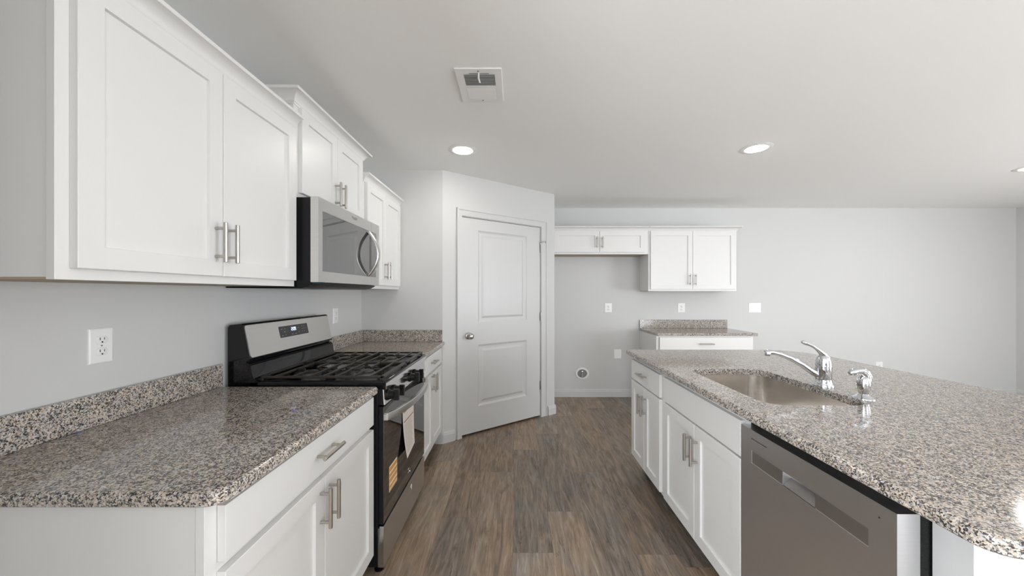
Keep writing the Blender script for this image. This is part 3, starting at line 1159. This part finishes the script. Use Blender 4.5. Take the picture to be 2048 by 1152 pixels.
# instruction sheet hanging on the glass, curled at its lower near corner
mm = MB(LEFT)
nv, nu = 12, 6
grid = []
for j in range(nv + 1):
    row = []
    for i in range(nu + 1):
        y = 1.985 + .212 * i / nu
        z = .715 - .285 * j / nv
        lift = .002 + .026 * (j / nv) ** 2.2 * (1 - .75 * i / nu)
        row.append((y, XF + lift, z))
    grid.append(row)
vs = [[mm.bm.verts.new(LEFT.P(*p)) for p in r] for r in grid]
vb = [[mm.bm.verts.new(LEFT.P(p[0], p[1] - .0006, p[2])) for p in r] for r in grid]
for j in range(nv):
    for i in range(nu):
        mm.bm.faces.new([vs[j][i], vs[j][i + 1], vs[j + 1][i + 1], vs[j + 1][i]])
        mm.bm.faces.new([vb[j][i], vb[j + 1][i], vb[j + 1][i + 1], vb[j][i + 1]])
sh = mm.build('instruction_sheet', 'paper', rg, recalc=False)
sh['label'] = 'cream paper instruction sheet with brown bands'


def strips(rows, mat, parent, lift=.0012, ybase=1.985, width=.212, ztop=.715, zlen=.285):
    m_ = MB(LEFT)
    for (a, b, z, h) in rows:
        for (p, q) in [(a + (b - a) * k / 4, a + (b - a) * (k + 1) / 4) for k in range(4)]:
            def pt(yy, zz):
                j = (ztop - zz) / zlen
                i = (yy - ybase) / width
                return LEFT.P(yy, XF + .002 + .026 * max(0, j) ** 2.2 * (1 - .75 * i) + lift, zz)
            m_.quad([pt(p, z), pt(q, z), pt(q, z + h), pt(p, z + h)])
    absorb(parent, m_, mat)


rows = [(2.000, 2.075, .672, .007), (2.095, 2.185, .672, .007), (2.000, 2.185, .618, .007)]
strips(rows, 'rust', sh)
rows = []
z = .604
while z > .446:
    rows.append((2.000, 2.175 - random.uniform(0, .05), z, .0022)); z -= .0100
strips(rows, 'ink', sh)
lb = MB(LEFT).box(1.780, 1.897, XF + .0002, XF + .001, .355, .480).build('energy_label', 'cream', rg)
lb['label'] = 'orange and cream striped sticker'
mm = MB(LEFT)
for z, h in ((.452, .022), (.425, .018), (.398, .020), (.372, .014), (.357, .008)):
    mm.box(1.782, 1.895, XF + .001, XF + .0014, z, z + h)
absorb(lb, mm, 'orange')
mm = MB(LEFT)
mm.lathe((XF, 2.10, .297), [(0, .0), (.010, .0), (.010, .0012), (0, .0012)], 20, 1.0, .8, 'x')
mm.tube([LEFT.P(2.10 + .022 * math.cos(a), XF + .001, .300 + .018 * math.sin(a)) for a in [(-.4 + 2.6 * k / 12) for k in range(13)]], .0022, 8)
mm.build('logo', 'chrome', od)
# knob panel and knobs
MB(LEFT).sideprism([(-.66, .812), (XF + .001, .812), (XF - .004, .8845), (-.66, .8855)], R0 + .003, R1 - .003).build('panel_support', 'blackmetal', rg)
kp = MB(LEFT).sideprism([(XF + .0012, .812), (XF + .006, .812), (XF + .001, .8845), (XF - .0038, .8845)], R0 + .002, R1 - .002).build('knob_panel', 'polished', rg)
MB(LEFT).sideprism([(XF + .0112, .8865), (XF + .0124, .8875), (XF + .0118, .908), (XF + .0105, .916), (XF + .009, .9165)], R0 + .003, R1 - .003).build('front_trim', 'polished', rg)
for y in (1.748, 1.832, 2.112, 2.205):
    kb = MB(LEFT)
    kb.lathe((XF + .0005, y, .849), [(0, 0), (.027, 0), (.027, .010), (.023, .013), (.022, .020), (.0205, .036), (0, .037)], 28, 1, 1, 'x')
    kn = kb.build('knob', 'black', rg)
    MB(LEFT).box(y - .0085, y + .0085, XF + .034, XF + .060, .822, .876, .003).build('knob_grip', 'black', kn)
# cooktop: shallow tray with raised rim
mm = MB(LEFT)
us = [R0, R0 + .012, R1 - .012, R1]
P = LEFT.P
x0, x1 = -1.255, XF + .011
z0, zr, zi = .886, .925, .917
rl = [[P(R0, x0, z0), P(R0, x1, z0), P(R1, x1, z0), P(R1, x0, z0)]]
for d, z in ((0, zr - .008), (.003, zr - .002), (.008, zr), (.016, zr), (.026, zi)):
    rl.append([P(R0 + d, x0 + d, z), P(R0 + d, x1 - d, z), P(R1 - d, x1 - d, z), P(R1 - d, x0 + d, z)])
mm.rings(rl, True, True)
mm.build('cooktop', 'blackgloss', rg, angle=60)
# burners
for (x, y, r) in ((-.79, 1.885, .045), (-1.07, 1.885, .036), (-.79, 2.275, .040), (-1.07, 2.275, .045), (-.93, 2.08, .042)):
    bu = MB().lathe((x, y, .9172), [(0, 0), (r * 1.25, 0), (r * 1.2, .005), (r * .8, .007), (r * .8, .012), (0, .012)], 30).build('burner', 'grey', rg, angle=40)
    MB().lathe((x, y, .9293), [(0, 0), (r, 0), (r, .004), (r * .9, .007), (0, .0075)], 30).build('burner_cap', 'iron', bu, angle=40)
# grates: two sections


def grate(ya, yb):
    mm = MB(LEFT)
    xa, xb = -1.232, -.634
    zt, zb2 = .9445, .9325
    b = .0025
    mm.box(ya, ya + .012, xa, xb, zb2, zt, b); mm.box(yb - .012, yb, xa, xb, zb2, zt, b)
    mm.box(ya, yb, xb - .017, xb, zb2, zt, b); mm.box(ya, yb, xa, xa + .014, zb2, zt, b)
    ym = (ya + yb) / 2
    mm.box(ya + .01, yb - .01, -.936, -.924, zb2, zt, b)
    xs = [-1.16, -1.075, -.998, -.865, -.785, -.705]
    for i, x in enumerate(xs):
        if i in (1, 4):      # short fingers that stop at the burner
            mm.box(ya + .01, ym - .045, x - .0048, x + .0048, zb2, zt, b)
            mm.box(ym + .045, yb - .01, x - .0048, x + .0048, zb2, zt, b)
        else:
            mm.box(ya + .01, yb - .01, x - .0048, x + .0048, zb2, zt, b)
    for xm in (-1.075, -.785):
        mm.box(ym - .005, ym + .005, xm - .078, xm - .035, zb2, zt, b)
        mm.box(ym - .005, ym + .005, xm + .035, xm + .078, zb2, zt, b)
    for y in (ya + .006, yb - .006):
        for x in (xa + .01, -.93, xb - .010):
            mm.box(y - .006, y + .006, x - .009, x + .009, .9235, zb2 + .002, .001)
    return mm.build('grate', 'iron', rg)


grate(1.722, 2.078)
grate(2.084, 2.442)
# backguard
prof = [(-1.362, .90), (-1.362, 1.176), (-1.354, 1.190), (-1.300, 1.196), (-1.292, 1.190), (-1.258, 1.030), (-1.262, 1.022), (-1.276, 1.018), (-1.276, 1.012),
        (-1.262, 1.006), (-1.254, .998), (-1.247, .952), (-1.238, .934), (-1.222, .925), (-1.222, .90)]
bg = MB(LEFT).sideprism(prof, R0, R1).build('backguard', 'blackgloss', rg, angle=25)


def slope(t, lift):
    """point on the slanted face, t from 0 (top) to 1 (bottom)"""
    a = Vector((-1.2925, 1.188)); b_ = Vector((-1.2585, 1.031))
    n = Vector((b_.y - a.y, -(b_.x - a.x))).normalized()
    if n.x < 0:
        n = -n
    q = a + (b_ - a) * t + n * lift
    return q.x, q.y


def slanted(y0, y1, t0, t1, l0, l1, rad=.0):
    m_ = MB(LEFT)
    n = 6
    pts_ = []
    H = .16
    for (cy, ct, a0) in ((y0, t0, PI), (y1, t0, 1.5 * PI), (y1, t1, 0), (y0, t1, .5 * PI)):
        sy = 1 if cy == y0 else -1
        st = 1 if ct == t0 else -1
        for k in range(n + 1):
            a = a0 + .5 * PI * k / n
            pts_.append((cy + sy * rad + rad * math.cos(a), ct + (st * rad + rad * math.sin(a)) / H))
    rl_ = []
    for l in (l0, l1):
        rl_.append([LEFT.P(y, *slope(t, l)) for y, t in pts_])
    m_.rings(rl_)
    return m_


pn = slanted(R0 + .006, R1 - .004, .01, .985, .0003, .003, .012).build('control_panel', 'steel', rg)
ds = slanted(1.943, 2.205, .19, .575, .003, .0042, .004).build('display', 'panel', pn)
# clock digits 2:09 and panel markings, laid on the display
SEG = {'2': 'abged', '0': 'abcdef', '9': 'abcdfg'}


def digit_bars(m_, ch, y, t, wy, ht):
    th = .0022
    H = .16
    s_ = {'a': (0, 0, 1, 0), 'b': (1, 0, 1, .5), 'c': (1, .5, 1, 1), 'd': (0, 1, 1, 1), 'e': (0, .5, 0, 1), 'f': (0, 0, 0, .5), 'g': (0, .5, 1, .5)}
    for c in SEG[ch]:
        a, b_, c_, d_ = s_[c]
        ya, yb2 = y + a * wy - th / 2, y + c_ * wy + th / 2
        ta, tb = t + b_ * ht / H - th / 2 / H, t + d_ * ht / H + th / 2 / H
        m_.quad([LEFT.P(ya, *slope(ta, .0046)), LEFT.P(yb2, *slope(ta, .0046)), LEFT.P(yb2, *slope(tb, .0046)), LEFT.P(ya, *slope(tb, .0046))])


mm = MB(LEFT)
for ch, y in (('2', 2.047), ('0', 2.064), ('9', 2.078)):
    digit_bars(mm, ch, y, .275, .0085, .016)
for t in (.31, .35):
    mm.quad([LEFT.P(2.0585, *slope(t, .0046)), LEFT.P(2.061, *slope(t, .0046)), LEFT.P(2.061, *slope(t + .014, .0046)), LEFT.P(2.0585, *slope(t + .014, .0046))])
mm.build('clock', 'digit', pn, recalc=False)
mm = MB(LEFT)
for (y, t, w_, h_) in ((1.957, .28, .012, .012), (1.985, .28, .012, .010), (1.982, .38, .008, .022), (1.957, .50, .014, .012), (1.985, .50, .012, .010), (2.045, .50, .010, .018),
                       (2.075, .50, .010, .018), (2.105, .30, .014, .010), (2.145, .26, .006, .014), (2.165, .26, .006, .014), (2.145, .36, .006, .014), (2.165, .36, .006, .014),
                       (2.185, .36, .006, .014), (2.145, .46, .006, .014), (2.165, .46, .006, .014), (2.185, .50, .006, .010), (2.105, .46, .014, .010)):
    mm.quad([LEFT.P(y, *slope(t, .0045)), LEFT.P(y + w_, *slope(t, .0045)), LEFT.P(y + w_, *slope(t + h_, .0045)), LEFT.P(y, *slope(t + h_, .0045))])
absorb(ds, mm, 'mark')

# ------------------------------------------------------------------ microwave
mw = thing('microwave', (-1.15, 2.08, 1.363), 'over-the-range microwave with stainless door and dark window', 'microwave')
XM = -0.935
mm = MB(LEFT)
mm.box(R0 + .002, R1 - .006, XL + .002, -.9725, 1.384, 1.796, .001)
mm.build('case', 'blackmetal', mw)
MB(LEFT).sideprism([(XL + .004, 1.384), (XL + .004, 1.366), (-1.02, 1.364), (-.985, 1.374), (-.962, 1.386), (-.962, 1.392)], R0 + .006, R1 - .010).build('vent_base', 'blackmetal', mw)
mm = MB(LEFT)
MY0, MY1 = R0 + .001, R1 - .005
us = [MY0, 1.740, 2.322, 2.3235, 2.410, MY1]
zs = [1.394, 1.447, 1.737, 1.799]
q = XM - .004
dep = [[XM, XM, XM - .003, XM, XM], [XM, q, q, q, XM], [XM, XM, XM - .003, XM, XM]]
mm.steps(us, zs, dep, -.972)
md = mm.build('door', 'steel', mw, smooth=False)
MB(LEFT).box(1.7405, 2.4095, q + .0002, XM - .0008, 1.4475, 1.7365, .0008).build('window', 'glass', md)
pts = []
for k in range(25):
    t = k / 24
    z = 1.727 - .276 * t
    pts.append((XM + .003 + .060 * (1 - (2 * t - 1) ** 2), 2.283, z))
mm = MB()
mm.tube(pts, [.0205] * 25, 18, flat=.45, flatdir=(1, 0, 0))
mm.build('handle', 'steel', md, angle=50)
MB(LEFT).prism([(R0 + .001, -.968), (R0 + .001, -.905), (R0 + .03, -.930), (R0 + .055, -.9345), (R0 + .02, -.960)], 1.3925, 1.3937).build('protective_film', 'film', mw)['label'] = 'scrap of blue protective film'
cu = bpy.data.curves.new('logo_text', 'FONT')
cu.body = 'Whirlpool'
cu.size = .0165
cu.extrude = .0004
cu.align_x = 'CENTER'
to = bpy.data.objects.new('logo_text', cu)
COL.objects.link(to)
bpy.context.view_layer.update()
me = bpy.data.meshes.new_from_object(to.evaluated_get(bpy.context.evaluated_depsgraph_get()))
COL.objects.unlink(to)
bpy.data.objects.remove(to)
# letters run along +Y when read from the +X side
me.transform(Matrix(((0, 0, 1, XM + .0006), (1, 0, 0, 2.085), (0, 1, 0, 1.770), (0, 0, 0, 1))))
me.transform(Matrix.Translation(-rootloc(md)))
me.materials.clear()
me.materials.append(M['nickel'])
lo = bpy.data.objects.new('logo', me)
COL.objects.link(lo); lo.parent = md
mm = MB(LEFT)
mm.tube([LEFT.P(2.088 + .020 * math.cos(a), XM + .0006, 1.774 + .008 * math.sin(a)) for a in [(-2.6 + 4.2 * k / 16) for k in range(17)]], [.0002 + .0012 * math.sin(PI * k / 16) for k in range(17)], 6)
absorb(lo, mm, 'chrome')


# ------------------------------------------------------------------ outlets, plates
def outlet(label, f, u, w, z, hw=.036, hh=.0585, kind='duplex', group='white wall plates', name='wall_outlet', cat='outlet'):
    o = thing(name, f.P(u, w, z), label, cat, group)
    k = hw / .036
    m_ = MB(f)
    P = f.P

    def rect(q, ww):
        return [P(u - hw + q, ww, z - hh + q), P(u + hw - q, ww, z - hh + q), P(u + hw - q, ww, z + hh - q), P(u - hw + q, ww, z + hh - q)]
    m_.rings([rect(0, w), rect(0, w + .002), rect(.0015, w + .0045), rect(.005, w + .006)])
    m_.build('cover_plate', 'plastic', o, angle=20)
    if kind == 'duplex':
        for s in (-1, 1):
            c = z + s * .0197
            m_ = MB(f)
            n = 28
            r0 = []
            for ww, sc in ((w + .006, 1.0), (w + .0078, 1.0), (w + .0082, .96)):
                r0.append([P(u + k * sc * .0172 * math.cos(2 * PI * q / n), ww, c + sc * max(-.0135, min(.0135, .0172 * math.sin(2 * PI * q / n)))) for q in range(n)])
            m_.rings(r0)
            rc = m_.build('receptacle', 'plastic', o, angle=40)
            m_ = MB(f)
            ww = w + .0082
            m_.box(u - k * .0075, u - k * .0052, ww, ww + .0003, c - .001, c + .0075)
            m_.box(u + k * .0052, u + k * .0072, ww, ww + .0003, c - .0002, c + .0068)
            m_.rings([[P(u + k * .0026 * math.cos(2 * PI * q / 10), w_, c - .0075 + .0028 * math.sin(2 * PI * q / 10)) for q in range(10)] for w_ in (ww, ww + .0003)])
            m_.build('slots', 'slot', rc)
        m_ = MB(f)
        m_.rings([[P(u + k * .0026 * math.cos(2 * PI * q / 10), w_, z + .0026 * math.sin(2 * PI * q / 10)) for q in range(10)] for w_ in (w + .006, w + .0068)])
        m_.build('screw', 'grey', o)
    elif kind == 'switch':
        for s in (-1, 1):
            m_ = MB(f)
            uc = u + s * hw * .42
            m_.box(uc - hw * .30, uc + hw * .30, w + .006, w + .0085, z - .033, z + .033, .001)
            m_.build('rocker', 'plastic', o)
    return o


outlet('white duplex outlet on the left wall in the foreground, above the backsplash', LEFT, 1.194, XL, 1.1675)
outlet('white duplex outlet on the left wall just beyond the range', LEFT, 2.747, XL, 1.170)
outlet('white duplex outlet on the back wall inside the refrigerator space', BACK, 1.193, -YB, 1.151, .047, .0595)
outlet('white duplex outlet on the back wall under the hanging cabinet', BACK, 2.138, -YB, 1.151, .047, .0595)
outlet('wide double switch plate on the back wall right of the hanging cabinet', BACK, 3.088, -YB, 1.151, .078, .0610, 'switch', 'white wall plates', 'light_switch', 'switch')
outlet('blank white cover plate low on the back wall left of the back cabinet', BACK, 1.313, -YB, .553, .046, .060, 'blank', 'white wall plates', 'blank_plate', 'wall plate')
outlet('low white outlet on the far wall, just peeking over the island edge at right', BACK, 4.696, -YB, .392, .045, .0585)

# water valve box for the refrigerator
ib = thing('valve_box', (0.855, YB, .301), 'round recessed water valve box low in the refrigerator space', 'valve box')
MB().lathe((0.855, YB - .001, .301), [(.062, .0), (.0885, .0), (.0885, .004), (.083, .009), (.066, .011), (.062, .009), (.062, .0)], 40, 1.0, .865, '-y').build('rim', 'plastic', ib, angle=40)
MB().lathe((0.855, YB - .0005, .301), [(0, 0), (.0615, 0), (.0615, .0015), (0, .0015)], 40, 1.0, .865, '-y').build('recess_back', 'grey', ib)
mm = MB()
mm.lathe((0.855, YB - .002, .327), [(0, 0), (.013, 0), (.012, .012), (.006, .016), (0, .016)], 20, 1, 1, '-y')
mm.rod((0.855, YB - .008, .318), (0.855, YB - .008, .268), .007, 14)
mm.rod((0.855, YB - .008, .262), (0.855, YB - .008, .276), .012, 14)
mm.build('valve', 'chrome', ib)

# ------------------------------------------------------------------ ceiling
vt = thing('ceiling_vent', (-0.187, 1.903, ZC), 'white rectangular air vent in the ceiling', 'vent')
vx0, vx1, vy0, vy1 = -0.303, -0.071, 1.753, 2.053
mm = MB()
ix0, ix1, iy0, iy1 = vx0 + .040, vx1 - .036, vy0 + .046, vy1 - .032
zt = ZC - .0065
mm.box(vx0, ix0, vy0, vy1, zt, ZC, .002); mm.box(ix1, vx1, vy0, vy1, zt, ZC, .002)
mm.box(ix0 - .002, ix1 + .002, vy0, iy0, zt, ZC, .002); mm.box(ix0 - .002, ix1 + .002, iy1, vy1, zt, ZC, .002)
ym = 1.909
mm.box(ix0 - .002, ix1 + .002, ym - .008, ym + .008, zt, ZC - .001)
mm.build('frame', 'plastic', vt)
MB().box(ix0 - .001, ix1 + .001, iy0 - .001, iy1 + .001, ZC - .0012, ZC - .0004).build('dark_inside', 'ventin', vt)


def louvers(ya, yb, n, tilt):
    m_ = MB()
    for k in range(n):
        y = ya + (yb - ya) * (k + .5) / n
        h = (yb - ya) / n * (.56 if tilt > 0 else .44)
        d = tilt
        a = [(y - h, ZC - .0062 + d), (y - h, ZC - .0052 + d), (y + h, ZC - .0052 - d), (y + h, ZC - .0062 - d)]
        m_.rings([[Vector((x, p[0], p[1])) for p in a] for x in (ix0, ix1)])
    return m_


louvers(iy0, ym - .008, 9, -.0023).build('louver_bank', 'plastic', vt)
louvers(ym + .008, iy1, 9, .0022).build('louver_bank', 'plastic', vt)
mm = MB()
mm.tube([(-.185, vy0 + .030, ZC - .008), (-.188, vy0 + .050, ZC - .022), (-.183, vy0 + .075, ZC - .030)], [.004, .005, .004], 10)
mm.build('lever', 'plastic', vt)
MB().box(-.235, -.135, vy0 + .036, vy0 + .039, ZC - .0072, ZC - .0062).build('lever_slot', 'slot', vt)
for y in (vy0 + .018, vy1 - .014):
    MB().lathe((-.187, y, ZC - .0085), [(0, 0), (.004, 0), (.004, .003), (0, .003)], 12).build('screw', 'grey', vt)

# recessed lights
dl = thing('ceiling_light', (-0.409, 2.764, ZC), 'round recessed ceiling light in front of the pantry door', 'ceiling light', 'recessed ceiling lights')
MB().lathe((-0.409, 2.764, ZC), [(.0745, -.006), (.085, -.0055), (.105, -.003), (.112, 0.0), (.0745, 0.0), (.0745, -.006)], 40).build('trim_ring', 'plastic', dl)
MB().lathe((-0.409, 2.764, ZC), [(0, -.0135), (.028, -.0131), (.048, -.0118), (.062, -.0098), (.071, -.0070), (.0742, -.0045), (.0742, -.0005), (0, -.0005)], 40).build('lens', 'lens', dl)
for loc, lb in (((1.821, 2.731, ZC), 'round recessed ceiling light above the island sink end, right of centre'),
                ((4.52, 3.15, ZC), 'round recessed ceiling light cut by the right edge of the photo')):
    copy_tree(dl, loc, lb)
